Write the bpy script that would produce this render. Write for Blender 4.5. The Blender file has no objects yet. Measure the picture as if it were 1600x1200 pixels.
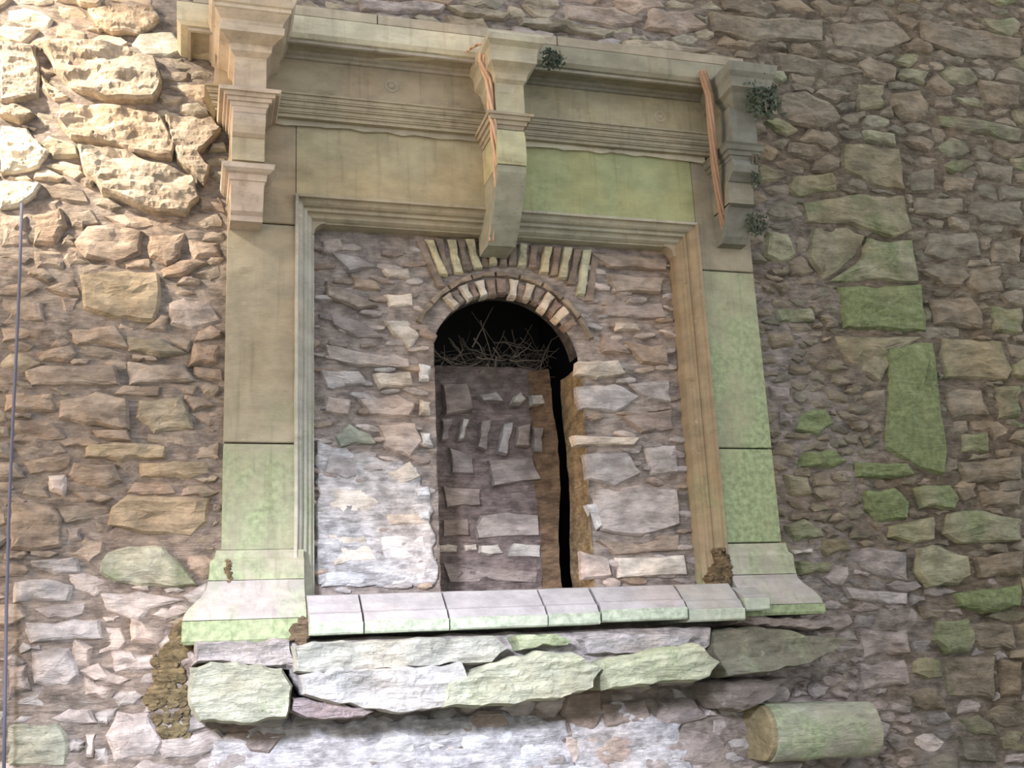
import bpy, bmesh, math, random
import numpy as np
from mathutils import Vector, noise
random.seed(7)
SC = bpy.context.scene

# ---------------------------------------------------------------- camera, world, lights, exposure
CAM = Vector((-0.12, -4.357, -0.88)); FPX = 1713.8
YAW, PIT, ROLL = 0.2918, 0.2475, -0.0462
f_ = Vector((math.sin(YAW)*math.cos(PIT), math.cos(YAW)*math.cos(PIT), math.sin(PIT)))
r0 = Vector((math.cos(YAW), -math.sin(YAW), 0)); u0 = r0.cross(f_)
r_ = r0*math.cos(ROLL) + u0*math.sin(ROLL); u_ = -r0*math.sin(ROLL) + u0*math.cos(ROLL)
cd = bpy.data.cameras.new('camera'); cam = bpy.data.objects.new('camera', cd); SC.collection.objects.link(cam)
from mathutils import Matrix
cam.matrix_world = Matrix(((r_.x, u_.x, -f_.x, CAM.x), (r_.y, u_.y, -f_.y, CAM.y), (r_.z, u_.z, -f_.z, CAM.z), (0, 0, 0, 1)))
cd.sensor_width = 36; cd.lens = FPX*36/1600; cd.clip_end = 200
SC.camera = cam
w = bpy.data.worlds.new('sky'); SC.world = w; w.use_nodes = True
w.node_tree.nodes['Background'].inputs[0].default_value = (0.90, 0.93, 1.0, 1)
w.node_tree.nodes['Background'].inputs[1].default_value = 0.88
SC.view_settings.view_transform = 'Standard'; SC.view_settings.look = 'None'
SC.view_settings.gamma = 1; SC.view_settings.use_curve_mapping = False
SC.view_settings.exposure = 0.84

def spot(name, loc, target, energy, color, angle, blend, size):
    l = bpy.data.lights.new(name, 'SPOT'); l.energy = energy; l.color = color
    l.spot_size = math.radians(angle); l.spot_blend = blend; l.shadow_soft_size = size
    o = bpy.data.objects.new(name, l); SC.collection.objects.link(o); o.location = loc
    o.rotation_euler = (Vector(target)-Vector(loc)).to_track_quat('-Z', 'Y').to_euler(); return o
def area(name, loc, target, energy, color, sx, sy):
    l = bpy.data.lights.new(name, 'AREA'); l.energy = energy; l.color = color; l.shape = 'RECTANGLE'; l.size = sx; l.size_y = sy
    o = bpy.data.objects.new(name, l); SC.collection.objects.link(o); o.location = loc
    o.rotation_euler = (Vector(target)-Vector(loc)).to_track_quat('-Z', 'Y').to_euler(); return o
# low sun coming through a gap high on the left, rakes the upper left of the wall
spot('sun_through_gap', (-4.2, -2.3, 3.6), (-1.24, 0, 1.70), 3100, (1.0, 0.86, 0.68), 20, 0.75, 0.10)
# cool skylight falling through a window opening on the masonry under the hearth
spot('daylight_from_window', (-1.7, -4.6, 0.5), (0.68, 0, -1.70), 1800, (0.84, 0.86, 1.0), 40, 1.0, 0.3)
# warm bounce of the sunlit masonry on the left side
area('sunlit_masonry_bounce', (-4.0, -1.6, 0.6), (1.6, 0.1, 0.5), 110, (1.0, 0.72, 0.46), 1.5, 3.0)

def P(px, py, Y=0.0):
    d = f_*FPX + r_*(px-800) - u_*(py-600); t = (Y-CAM.y)/d.y
    return CAM.x + d.x*t, CAM.z + d.z*t
def Zp(px, py, Y=0.0): return P(px, py, Y)[1]
def Xp(px, py, Y=0.0): return P(px, py, Y)[0]

# ---------------------------------------------------------------- materials
def stone_mat(name, rough_scale=1.0, bump=0.5, mossc=(0.20, 0.30, 0.11), speck=0.25, grad=0.0, streak=0.0, contrast=0.35, dirt=0.35, moss_lo=.50, moss_w=.12, east=0):
    m = bpy.data.materials.new(name); m.use_nodes = True; N = m.node_tree.nodes; L = m.node_tree.links
    b = N['Principled BSDF']; b.inputs['Roughness'].default_value = 0.9
    if 'Specular IOR Level' in b.inputs: b.inputs['Specular IOR Level'].default_value = 0.2
    geo = N.new('ShaderNodeNewGeometry'); oi = N.new('ShaderNodeObjectInfo')
    def mapping(sc):
        mp = N.new('ShaderNodeMapping'); mp.inputs['Scale'].default_value = sc; L.new(geo.outputs['Position'], mp.inputs[0]); return mp.outputs[0]
    def nz(sc, scale, detail=5, rough=.6, dist=0):
        n = N.new('ShaderNodeTexNoise'); n.inputs['Scale'].default_value = scale; n.inputs['Detail'].default_value = detail
        n.inputs['Roughness'].default_value = rough; n.inputs['Distortion'].default_value = dist
        L.new(mapping(sc), n.inputs['Vector']); return n.outputs['Fac']
    def rng(v, a, b_, c=0, d=1):
        r = N.new('ShaderNodeMapRange'); r.interpolation_type = 'SMOOTHSTEP'
        for i, x in zip((1, 2, 3, 4), (a, b_, c, d)): r.inputs[i].default_value = x
        L.new(v, r.inputs[0]); return r.outputs[0]
    def math_(op, a, b_):
        n = N.new('ShaderNodeMath'); n.operation = op
        for i, x in enumerate((a, b_)):
            if isinstance(x, (int, float)): n.inputs[i].default_value = x
            else: L.new(x, n.inputs[i])
        return n.outputs[0]
    def mix(fac, a, b_, mode='MIX'):
        n = N.new('ShaderNodeMix'); n.data_type = 'RGBA'; n.blend_type = mode
        if isinstance(fac, (int, float)): n.inputs[0].default_value = fac
        else: L.new(fac, n.inputs[0])
        for i, x in ((6, a), (7, b_)):
            if isinstance(x, tuple): n.inputs[i].default_value = x + (1,)
            else: L.new(x, n.inputs[i])
        return n.outputs[2]
    base = oi.outputs['Color']
    n1 = nz((1, 1, 1.6), 9*rough_scale, 6, .65)
    g = rng(n1, .3, .7, 1-contrast, 1+contrast)
    c = mix(1.0, base, g, 'MULTIPLY') if False else None
    comb = N.new('ShaderNodeCombineXYZ')
    for i in range(3): L.new(g, comb.inputs[i])
    c = mix(1.0, base, comb.outputs[0], 'MULTIPLY')
    # warm / cool drift
    n2 = nz((1, 1, 1), 2.3, 4, .5)
    c = mix(rng(n2, .45, .7, 0, .35), c, mix(1.0, c, (1.15, .93, .72), 'MULTIPLY'))
    # dark dirt
    n3 = nz((1, 1, 2.2), 5.5, 7, .7)
    c = mix(rng(n3, .56, .72, 0, dirt), c, mix(1.0, c, (.35, .31, .27), 'MULTIPLY'))
    if east:      # earth coloured mortar on the right hand stretch of wall instead of lime
        sp = N.new('ShaderNodeSeparateXYZ'); L.new(geo.outputs['Position'], sp.inputs[0])
        xx = math_('ADD', sp.outputs[0], math_('ADD', math_('MULTIPLY', n2, 1.2), math_('MULTIPLY', sp.outputs[2], .25)))
        c = mix(rng(xx, 3.0, 3.9, 0, east), c, mix(1.0, c, (.58, .56, .47), 'MULTIPLY'))
    # moss from object alpha
    n4 = nz((1.6, 1, 1), 3.0, 6, .62, .3)
    v = math_('ADD', n4, math_('MULTIPLY', math_('SUBTRACT', oi.outputs['Alpha'], .5), .7))
    if grad:
        sx = N.new('ShaderNodeSeparateXYZ'); L.new(geo.outputs['Position'], sx.inputs[0])
        v = math_('ADD', v, math_('MULTIPLY', math_('SUBTRACT', .25, sx.outputs[2]), grad))
    n5 = nz((1, 1, 1), 40, 3, .6)
    mc = mix(rng(n5, .3, .7), tuple(x*.72 for x in mossc), tuple(min(1, x*1.3) for x in mossc))
    mf = rng(v, moss_lo, moss_lo+moss_w, 0, .85)
    c = mix(mf, c, mc)
    if streak:
        n6 = nz((14, 14, .8), 2.2, 5, .6)
        c = mix(rng(n6, .52, .7, 0, streak), c, mix(1.0, c, (.55, .52, .48), 'MULTIPLY'))
    # pale lichen specks
    n7 = nz((1, 1, 1), 22, 4, .75)
    c = mix(rng(n7, .62, .70, 0, speck), c, (.62, .58, .52))
    L.new(c, b.inputs['Base Color'])
    bp = N.new('ShaderNodeBump'); bp.inputs['Strength'].default_value = bump; bp.inputs['Distance'].default_value = .035
    hb = math_('ADD', math_('ADD', nz((1, 1, 4.2), 11*rough_scale, 9, .72, .6), math_('MULTIPLY', nz((1, 1, 3.2), 5, 6, .65, 1.0), .9)), math_('MULTIPLY', nz((1, 1, 1), 60, 3, .6), .25))
    L.new(hb, bp.inputs['Height']); L.new(bp.outputs[0], b.inputs['Normal'])
    return m
M_RUB = stone_mat('rubble_stone', 1.0, .75, mossc=(.165, .195, .09), contrast=.34, moss_lo=.48, moss_w=.25)
M_MORT = stone_mat('earthy_mortar', 1.6, 1.0, mossc=(.15, .19, .08), contrast=.42, speck=.3, east=1)
M_CARV = stone_mat('carved_sandstone', .8, .22, mossc=(.235, .285, .155), speck=.14, grad=.22, streak=.35, contrast=.16, dirt=.4, moss_lo=.44, moss_w=.34)
M_SLAB = stone_mat('weathered_slab', 1.0, .9, mossc=(.36, .42, .25), contrast=.22, speck=.3, moss_lo=.46, moss_w=.2)
M_SILL = stone_mat('worn_sill_stone', 1.0, .3, mossc=(.34, .385, .29), speck=.15, contrast=.16, moss_lo=.47, moss_w=.25)
M_DIRT = stone_mat('ochre_dirt', 2.0, 1.2, mossc=(.2, .2, .08), contrast=.5, speck=.1)
def flat_mat(name, col, rough=.8):
    m = bpy.data.materials.new(name); m.use_nodes = True; b = m.node_tree.nodes['Principled BSDF']
    n = m.node_tree.nodes.new('ShaderNodeTexNoise'); n.inputs['Scale'].default_value = 25
    r = m.node_tree.nodes.new('ShaderNodeValToRGB')
    r.color_ramp.elements[0].color = tuple(c*.6 for c in col)+(1,); r.color_ramp.elements[1].color = tuple(min(1, c*1.4) for c in col)+(1,)
    m.node_tree.links.new(n.outputs[0], r.inputs[0]); m.node_tree.links.new(r.outputs[0], b.inputs['Base Color'])
    b.inputs['Roughness'].default_value = rough; return m
M_TWIG = flat_mat('dry_twig', (.12, .095, .07)); M_ROOT = flat_mat('root_bark_and_lit_face', (.50, .31, .19)); M_LIT_FACE = flat_mat('warm_lit_face', (.26, .155, .09))  # orange and rust barks paint in the warm light on console sides
M_LEAF = flat_mat('dark_leaf', (.045, .06, .036)); M_CAVITY = flat_mat('near_black_stone', (.025, .025, .028)); M_CABLE = flat_mat('dark_cable', (.10, .10, .14))

# ---------------------------------------------------------------- helpers
def world_loc(o): 
    v = Vector(o.location)
    while o.parent: o = o.parent; v += Vector(o.location)
    return v
def mesh_obj(name, verts, faces, mat, parent=None, color=None, smooth=False, origin=None):
    vs = [Vector(v) for v in verts]
    if origin is None:
        lo = Vector((min(v[i] for v in vs) for i in range(3))); hi = Vector((max(v[i] for v in vs) for i in range(3)))
        origin = (lo+hi)/2
    origin = Vector(origin)
    me = bpy.data.meshes.new(name); me.from_pydata([v-origin for v in vs], [], faces); me.update()
    bm = bmesh.new(); bm.from_mesh(me); bmesh.ops.recalc_face_normals(bm, faces=bm.faces); bm.to_mesh(me); bm.free()
    if smooth: me.polygons.foreach_set('use_smooth', [True]*len(me.polygons))
    me.materials.append(mat)
    o = bpy.data.objects.new(name, me); SC.collection.objects.link(o)
    o.location = origin
    if parent: o.parent = parent; o.location = origin-world_loc(parent)
    if color: o.color = color
    return o
def thing(name, label, cat, loc, group=None):
    o = bpy.data.objects.new(name, None); SC.collection.objects.link(o); o.location = loc; o.empty_display_size = .1
    o['label'] = label; o['category'] = cat
    if group: o['group'] = group
    return o
def tag(o, label, cat, group=None):
    o['label'] = label; o['category'] = cat
    if group: o['group'] = group
    return o

def resample(poly, n):
    """outline points: the given corners stay, long edges get extra points"""
    pts = [Vector(p) for p in poly]; m = len(pts)
    seg = [(pts[(i+1) % m]-pts[i]).length for i in range(m)]; tot = sum(seg); out = []
    for i in range(m):
        k = max(1, round(seg[i]/tot*n))
        for a in range(k): out.append(pts[i].lerp(pts[(i+1) % m], a/k))
    return out
from mathutils.geometry import delaunay_2d_cdt
def rough_slab(poly, yb, yf, n, K, rough, jit, edge, tilt):
    """rough broken stone: outline wall plus an even triangulated front face with layered relief"""
    p = resample(poly, n); n = len(p); c = sum(p, Vector((0, 0)))/n; sd = random.random()*50
    area2 = sum(p[i].x*p[(i+1) % n].y-p[(i+1) % n].x*p[i].y for i in range(n))
    if area2 < 0: p.reverse()
    q = []
    for i, v in enumerate(p):
        t = (p[(i+1) % n]-p[i-1]).normalized(); nr = Vector((t.y, -t.x))
        q.append((v+nr*jit*noise.noise(Vector((v.x*18, sd, v.y*18)))*1.5, nr))
    w_ = max(v.x for v in p)-min(v.x for v in p); h_ = max(v.y for v in p)-min(v.y for v in p)
    e = min(edge, h_*.14)*.6; front = [v-nr*e for v, nr in q]
    h = max(.010, math.sqrt(w_*h_)/(2.2*K+6)); pts = [f.copy() for f in front]; loop = [(f.x, f.y) for f in front]
    nx_, ny_ = int(w_/h)+2, int(h_/h)+2; x0 = min(v.x for v in p); y0 = min(v.y for v in p)
    for j in range(ny_):
        for i in range(nx_):
            x = x0+(i+.5*(j % 2)+random.uniform(-.25, .25))*h; z = y0+(j+random.uniform(-.25, .25))*h
            ok = False; m = len(loop)
            for a in range(m):
                xa, za = loop[a]; xb, zb_ = loop[(a+1) % m]
                if (za > z) != (zb_ > z) and x < (xb-xa)*(z-za)/(zb_-za)+xa: ok = not ok
            if ok and min((Vector((x, z))-f).length for f in front) > h*.6: pts.append(Vector((x, z)))
    vs, _, fs, _, _, _ = delaunay_2d_cdt(pts, [], [list(range(n))], 1, 1e-6)
    def relief(x, z):
        return (noise.noise(Vector((x*5+sd, 3, z*13)))+.55*noise.noise(Vector((x*12, sd, z*34)))+.30*noise.noise(Vector((x*28, sd, z*75)))+.12*noise.noise(Vector((x*60, sd, z*140))))*rough
    verts = []; 
    for v in vs: verts.append((v.x, yf+relief(v.x, v.y)-tilt*(v.y-c.y), v.y))
    faces = [tuple(f) for f in fs]
    if len(vs) < len(pts): return None
    b = len(verts)
    for v, nr in q: verts.append((v.x, yf+(yb-yf)*.18+relief(v.x, v.y)-tilt*(v.y-c.y)*.8, v.y))
    for v, nr in q: verts.append((v.x, yb, v.y))
    for i in range(n):
        j = (i+1) % n; faces.append((i, j, b+j, b+i)); faces.append((b+i, b+j, b+n+j, b+n+i))
    faces.append(tuple(b+n+i for i in range(n)))
    return verts, faces
def rock(poly, yb, yf, n=14, K=1, rough=.012, jit=.004, edge=.012, skew=0.0, tilt=0.0):
    if K >= 5:
        r = rough_slab(poly, yb, yf, n, K, rough, jit, edge, tilt)
        if r: return r
    """poly in wall XZ; returns verts, faces; front faces -Y; tilt: yf shift per metre of height (top further out when >0)"""
    p = resample(poly, n); n = len(p); c = sum(p, Vector((0, 0)))/n
    sd = random.random()*50
    q = []
    for v in p:
        j = noise.noise(Vector((v.x*14, sd, v.y*14)))
        d = (v-c); L = max(d.length, 1e-5); q.append(v + d/L*j*jit*2)
    size = min(max(v.x for v in q)-min(v.x for v in q), max(v.y for v in q)-min(v.y for v in q))
    e = min(edge, size*.18)
    verts = []; faces = []
    def ring(sc, inset, y, rg):
        for v in q:
            d = v-c; L = max(d.length, 1e-5); s = max(.02, sc*(1-inset/L)); x = c+d*s
            nn = noise.noise(Vector((x.x*7+sd, 3, x.y*16)))+.5*noise.noise(Vector((x.x*20, sd, x.y*40)))
            verts.append((x.x, y + nn*rg - tilt*(x.y-c.y), x.y))
    ring(1, 0, yb, 0)
    ring(1, e*.05, yf+(yb-yf)*.35, rough*.4)
    ring(1, e, yf, rough)
    for k in range(1, K+1): ring(1-k/(K+1), e, yf-rough*.3, rough)
    R = K+3
    for a in range(R-1):
        for i in range(n):
            j = (i+1) % n; faces.append((a*n+i, a*n+j, (a+1)*n+j, (a+1)*n+i))
    ci = len(verts); verts.append((c.x, yf-rough*.3 + noise.noise(Vector((c.x*7+sd, 3, c.y*16)))*rough, c.y))
    for i in range(n): faces.append(((R-1)*n+i, (R-1)*n+(i+1) % n, ci))
    faces.append(tuple(range(n-1, -1, -1)))
    return verts, faces
def px_poly(pts, Y): return [P(x, y, Y) for x, y in pts]

def stack(levels, x0, x1, y0, yb, L=1, R=1, seg=.05, wear=.002, slope=0.0):
    """levels: (offset, z) bottom to top. footprint grows by offset in front and at the returned ends."""
    n = max(2, int((x1-x0)/seg)); verts = []; faces = []
    for li, (o, z) in enumerate(levels):
        xa = x0-o*L; xb = x1+o*R; ys = y0-o
        row = [(xa, yb)] + [(xa+(xb-xa)*i/n, ys) for i in range(n+1)] + [(xb, yb)]
        for (x, y) in row:
            nn = noise.noise(Vector((x*9, y*9+li*.3, z*9))); verts.append((x, y+nn*wear, z + slope*(x-x0) + nn*wear*.6))
    m = n+3
    for a in range(len(levels)-1):
        for i in range(m-1): faces.append((a*m+i, a*m+i+1, (a+1)*m+i+1, (a+1)*m+i))
        faces.append((a*m+m-1, a*m, (a+1)*m, (a+1)*m+m-1))
    faces.append(tuple(range(m-1, -1, -1))); faces.append(tuple((len(levels)-1)*m+i for i in range(m)))
    return verts, faces
def block(x0, x1, z0, z1, y0, yb, bev=.004, seg=.08, wear=.0015):
    return stack([(-bev, z0), (0, z0+bev), (0, (z0*2+z1)/3), (0, (z0+z1*2)/3), (0, z1-bev), (-bev, z1)], x0, x1, y0, yb, 1, 1, seg, wear)

def tube(pts, rad, n=6):
    pts = [Vector(p) for p in pts]; verts = []; faces = []
    for i, p in enumerate(pts):
        t = (pts[min(i+1, len(pts)-1)]-pts[max(i-1, 0)]).normalized()
        a = t.cross(Vector((0.3, 1, 0.1))).normalized(); b = t.cross(a)
        r = rad(i/(len(pts)-1)) if callable(rad) else rad
        for k in range(n):
            an = 2*math.pi*k/n; verts.append(tuple(p+(a*math.cos(an)+b*math.sin(an))*r))
    for i in range(len(pts)-1):
        for k in range(n): faces.append((i*n+k, i*n+(k+1) % n, (i+1)*n+(k+1) % n, (i+1)*n+k))
    faces.append(tuple(range(n-1, -1, -1))); faces.append(tuple((len(pts)-1)*n+k for k in range(n)))
    return verts, faces

# ---------------------------------------------------------------- rubble wall
YW = 0.085           # mortar face of the main wall
OX0, OX1, OZ0, OZ1 = 0.28, 2.12, -.66, 1.0     # fireplace opening
BX0, BX1, BZ0, BZ1 = -2.5, 5.2, -2.3, 3.4
def grid_wall(x0, x1, z0, z1, step, y, amp, hole):
    nx = int((x1-x0)/step); nz_ = int((z1-z0)/step); verts = []; faces = []
    for j in range(nz_+1):
        for i in range(nx+1):
            x = x0+(x1-x0)*i/nx; z = z0+(z1-z0)*j/nz_
            d = noise.noise(Vector((x*4, 0, z*7)))*amp+noise.noise(Vector((x*13, 5, z*34)))*amp*.8
            verts.append((x, y+d, z))
    for j in range(nz_):
        for i in range(nx):
            cx = x0+(x1-x0)*(i+.5)/nx; cz = z0+(z1-z0)*(j+.5)/nz_
            if hole(cx, cz): continue
            a = j*(nx+1)+i; faces.append((a, a+1, a+nx+2, a+nx+1))
    return verts, faces
v, f = grid_wall(BX0, BX1, BZ0, BZ1, .018, YW-.006, .020, lambda x, z: OX0 < x < OX1 and OZ0 < z < OZ1)
wall = mesh_obj('wall_back', v, f, M_MORT, color=(.36, .305, .265, .25), smooth=True, origin=(1.5, YW, -2.3))
wall['kind'] = 'structure'

# hand placed stones (photograph pixels, laid on the wall plane): outline; colour key; proudness cm
ST = """
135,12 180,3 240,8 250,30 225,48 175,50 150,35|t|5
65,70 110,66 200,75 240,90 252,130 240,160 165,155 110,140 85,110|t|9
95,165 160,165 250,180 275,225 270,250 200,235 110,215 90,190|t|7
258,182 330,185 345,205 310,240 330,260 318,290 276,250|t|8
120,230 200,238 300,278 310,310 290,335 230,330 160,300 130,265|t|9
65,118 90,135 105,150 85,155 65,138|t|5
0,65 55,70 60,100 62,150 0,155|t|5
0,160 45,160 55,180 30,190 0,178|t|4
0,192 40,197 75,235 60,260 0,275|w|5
0,282 60,285 55,305 30,322 0,325|w|4
50,335 95,320 108,350 85,378 50,380|b|4
0,328 44,332 44,380 0,385|b|3
115,375 135,350 180,345 222,360 222,395 180,410 130,400|b|5
230,362 290,360 285,400 260,412 232,400|b|4
296,372 345,375 346,400 302,402|b|4
50,388 95,390 98,415 55,415|b|3
122,425 200,418 250,422 255,470 240,500 180,498 130,480|o|5
260,470 285,460 328,470 345,498 300,515 265,505|p|4
95,460 122,462 118,493 95,493|k|2
0,460 65,465 70,500 0,505|b|3
0,510 90,510 88,530 0,532|b|3
100,512 180,505 200,540 120,535|b|3
50,547 110,537 120,550 105,563 60,562|b|3
35,577 60,568 180,568 190,600 130,605 45,600|b|4
192,520 250,527 296,550 250,555 200,545|o|3
302,532 345,535 345,568 292,572|b|3
200,562 290,567 310,595 200,600|b|3
90,622 150,612 200,620 205,670 130,663 90,650|b|4
215,622 285,617 298,650 308,672 240,675 210,650|o|4
0,612 45,608 88,612 84,640 0,642|b|3
15,652 82,657 108,685 60,692 15,690|b|3
20,697 100,694 105,705 65,714 25,712|b|3
132,692 210,687 262,697 260,715 190,717 132,712|o|4
112,720 180,722 190,750 170,763 120,755 105,740|b|4
75,742 100,740 112,755 100,775 75,765|p|3
112,767 150,762 175,777 160,788 130,785|b|3
215,722 330,717 335,738 300,748 220,743|o|3
171,792 200,772 328,777 330,815 300,838 220,833 170,820|o|5
15,782 85,787 98,810 95,853 12,860|b|4
102,820 125,822 133,848 102,852|p|2
42,874 118,870 123,893 85,898 44,885|p|3
162,862 200,850 255,852 288,885 308,913 260,918 180,908 152,893|g|5
16,907 60,902 113,914 108,940 16,943|p|4
157,927 220,922 288,937 240,953 215,976 162,953|p|4
37,972 158,967 163,998 42,1006|p|4
202,962 258,982 248,1008 202,1003|p|3
47,1017 108,1012 128,1058 108,1078 52,1068|p|4
10,1040 40,1038 46,1078 10,1098|k|3
172,1017 248,1022 253,1046 177,1052|p|3
132,1057 178,1077 168,1098 127,1088|p|3
10,1132 90,1130 106,1160 103,1198 10,1198|g|4
182,1112 233,1112 252,1160 243,1183 177,1193 167,1150|p|4
131,1142 148,1147 145,1188 133,1188|p|2
110,990 150,1010 140,1045 115,1040|p|3
1218,146 1260,141 1298,156 1318,185 1290,201 1240,194 1220,175|r|5
1397,141 1440,139 1455,160 1451,184 1415,187 1397,165|r|4
1463,149 1490,146 1499,165 1480,171 1463,165|r|4
1466,179 1530,181 1600,202 1600,220 1540,208 1471,194|s|4
1316,222 1345,218 1409,230 1420,296 1370,290 1319,262|s|4
1241,271 1308,266 1316,296 1250,306 1236,290|s|3
1424,256 1463,256 1466,298 1427,297|r|3
1477,271 1529,276 1527,299 1482,297|r|3
1527,247 1590,257 1585,289 1537,274|r|3
1432,306 1508,309 1510,329 1470,338 1437,329|r|4
1517,312 1600,312 1600,354 1540,344 1517,330|r|4
1252,316 1330,301 1418,303 1429,358 1400,370 1330,349 1262,345|s|4
1272,351 1328,352 1356,366 1345,400 1290,436 1267,400|s|3
1360,368 1396,374 1430,372 1443,440 1298,438 1350,402|g2|4
1311,446 1443,443 1451,517 1321,511|G|5
1307,521 1448,523 1400,556 1380,598 1342,578 1312,548|s|3
1391,541 1459,532 1483,710 1476,743 1441,733 1387,700|G|5
1201,357 1238,361 1248,395 1225,408 1196,399|g2|4
1206,441 1235,433 1244,450 1225,461|r|4
1211,481 1275,479 1279,499 1221,501|g2|4
1201,516 1235,511 1253,539 1211,544|r|3
1251,431 1280,433 1278,445 1253,443|r|3
1451,361 1529,361 1538,399 1480,408 1449,394|r|3
1551,376 1600,367 1600,410 1552,409|r|3
1521,416 1569,411 1578,454 1531,459 1516,440|r|3
1456,466 1519,463 1543,490 1539,514 1466,504|r|4
1552,476 1600,479 1600,519 1556,517|s|4
1476,526 1569,531 1586,579 1579,594 1481,589 1471,560|s|4
1256,641 1294,636 1309,660 1280,681 1246,669|G|4
1256,706 1310,701 1329,719 1310,731 1251,729|G|4
1341,721 1424,723 1434,741 1400,747 1341,744|G|5
1351,766 1400,763 1424,785 1419,811 1375,814 1353,795|G|6
1431,761 1490,756 1501,780 1494,797 1441,794|g2|6
1391,821 1464,805 1465,843 1430,851 1391,839|g2|6
1481,801 1530,796 1600,811 1600,844 1501,850 1476,834|g2|6
1433,856 1460,851 1514,869 1519,899 1500,914 1450,919 1433,895|g2|7
1526,871 1600,861 1600,899 1531,904|r|6
1491,926 1600,913 1600,947 1540,959 1501,947|G|5
1231,821 1260,809 1289,825 1294,839 1241,849|g2|4
1286,841 1329,839 1334,859 1296,869 1286,858|s|4
1235,859 1274,856 1271,864 1241,867|P|4
1246,876 1309,876 1307,894 1251,899|g2|3
1321,871 1360,851 1424,861 1424,909 1371,899|k|3
1321,916 1360,921 1424,926 1424,944 1381,944 1331,935|p|3
1441,946 1484,953 1479,967 1446,969|r|4
1466,971 1519,966 1529,1000 1524,1019 1481,1024 1463,1000|g2|5
1476,1031 1559,1023 1559,1094 1481,1089|r|4
1566,1031 1600,1031 1600,1089 1569,1089|r|4
1346,986 1424,981 1429,1019 1351,1029|k|3
1341,1036 1419,1031 1429,1069 1351,1079|k|3
1501,721 1600,711 1600,749 1511,754|r|4
1481,611 1539,606 1549,649 1491,654|r|4
1506,676 1549,673 1549,704 1506,707|g2|4
1201,601 1239,603 1239,624 1206,627|k|4
1231,741 1269,743 1271,774 1236,777|s|4
1536,766 1600,766 1600,789 1541,791|r|4
1225,642 1242,648 1240,666 1222,660|k|4
1560,600 1600,598 1600,650 1562,655|s|3
1500,975 1545,968 1590,975 1595,1015 1535,1012|r|3
560,2 640,0 700,6 690,16 620,19 565,12|p|6
700,8 760,10 800,22 790,30 720,22|o|6
812,28 870,31 962,52 945,58 880,46 815,38|o|7
880,6 960,10 1010,30 960,42 885,26|b|5
1015,10 1080,14 1110,40 1060,50 1010,42|b|5
970,62 1040,60 1110,78 1060,84 975,76|o|5
1215,80 1300,90 1360,110 1300,120 1220,110|r|4
1110,15 1200,25 1290,30 1290,60 1180,62 1115,45|r|4
1300,35 1400,30 1430,60 1380,80 1310,70|r|4
1440,30 1540,45 1600,60 1600,90 1500,85 1445,60|r|4
1340,125 1385,130 1388,165 1345,170|s|3
1530,120 1600,130 1600,165 1540,160|r|4
470,1140 560,1130 640,1145 700,1165 640,1195 480,1195|W|3
720,1150 800,1138 860,1160 850,1195 720,1195|W|3
880,1150 960,1140 1010,1155 1000,1195 890,1195|p|3
1030,1145 1100,1140 1140,1160 1130,1195 1040,1195|k|3
940,1100 1010,1092 1025,1130 945,1138|k|4
1030,1095 1085,1088 1110,1120 1060,1140 1030,1130|k|4
"""
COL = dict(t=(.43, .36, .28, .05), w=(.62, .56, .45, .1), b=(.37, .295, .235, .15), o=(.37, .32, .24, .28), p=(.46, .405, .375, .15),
           k=(.34, .285, .255, .14), g=(.40, .39, .30, .45), r=(.225, .19, .14, .28), s=(.24, .215, .145, .5), g2=(.28, .265, .175, .54),
           G=(.235, .26, .135, .80), P=(.62, .55, .47, .05), W=(.62, .62, .62, .08))
def jitter(c, a=.16):
    k = 1+random.uniform(-a, a); wv = random.uniform(-.05, .05)
    return (c[0]*k*(1+wv), c[1]*k, c[2]*k*(1-wv), c[3]+random.uniform(-.08, .08))
hand = []
for ln in ST.strip().split('\n'):
    a, k, pr = ln.split('|')
    pts = [tuple(map(float, s.split(','))) for s in a.split()]
    hand.append((px_poly(pts, .05), k, float(pr)/100))

GS = .012
nx = int((BX1-BX0)/GS); nzz = int((BZ1-BZ0)/GS)
GX = BX0+(np.arange(nx)+.5)*GS; GZ = BZ0+(np.arange(nzz)+.5)*GS
XX, ZZ = np.meshgrid(GX, GZ)
def inside(poly, X, Z):
    r = np.zeros(X.shape, bool); m = len(poly)
    for i in range(m):
        x0, z0 = poly[i]; x1, z1 = poly[(i+1) % m]
        c = ((z0 > Z) != (z1 > Z)); 
        with np.errstate(divide='ignore', invalid='ignore'): r ^= c & (X < (x1-x0)*(Z-z0)/(z1-z0+1e-12)+x0)
    return r
occ = np.zeros(XX.shape, np.int32)
# the carved surround covers this region: silhouette of fireplace
occ[(XX > -.005) & (XX < 2.405) & (ZZ > -.9) & (ZZ < 1.85)] = -1
occ[(XX > -.2) & (XX < 2.45) & (ZZ > 1.68) & (ZZ < 1.86)] = -1
occ[(XX > -.07) & (XX < 2.45) & (ZZ > 1.40) & (ZZ < 1.86)] = -1
for i, (pl, k, pr) in enumerate(hand):
    xs = [p[0] for p in pl]; zs = [p[1] for p in pl]
    i0 = max(0, int((min(xs)-BX0)/GS)); i1 = int((max(xs)-BX0)/GS)+2; j0 = max(0, int((min(zs)-BZ0)/GS)); j1 = int((max(zs)-BZ0)/GS)+2
    sub = inside(pl, XX[j0:j1, i0:i1], ZZ[j0:j1, i0:i1]); o_ = occ[j0:j1, i0:i1]; o_[sub & (o_ == 0)] = i+1
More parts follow.
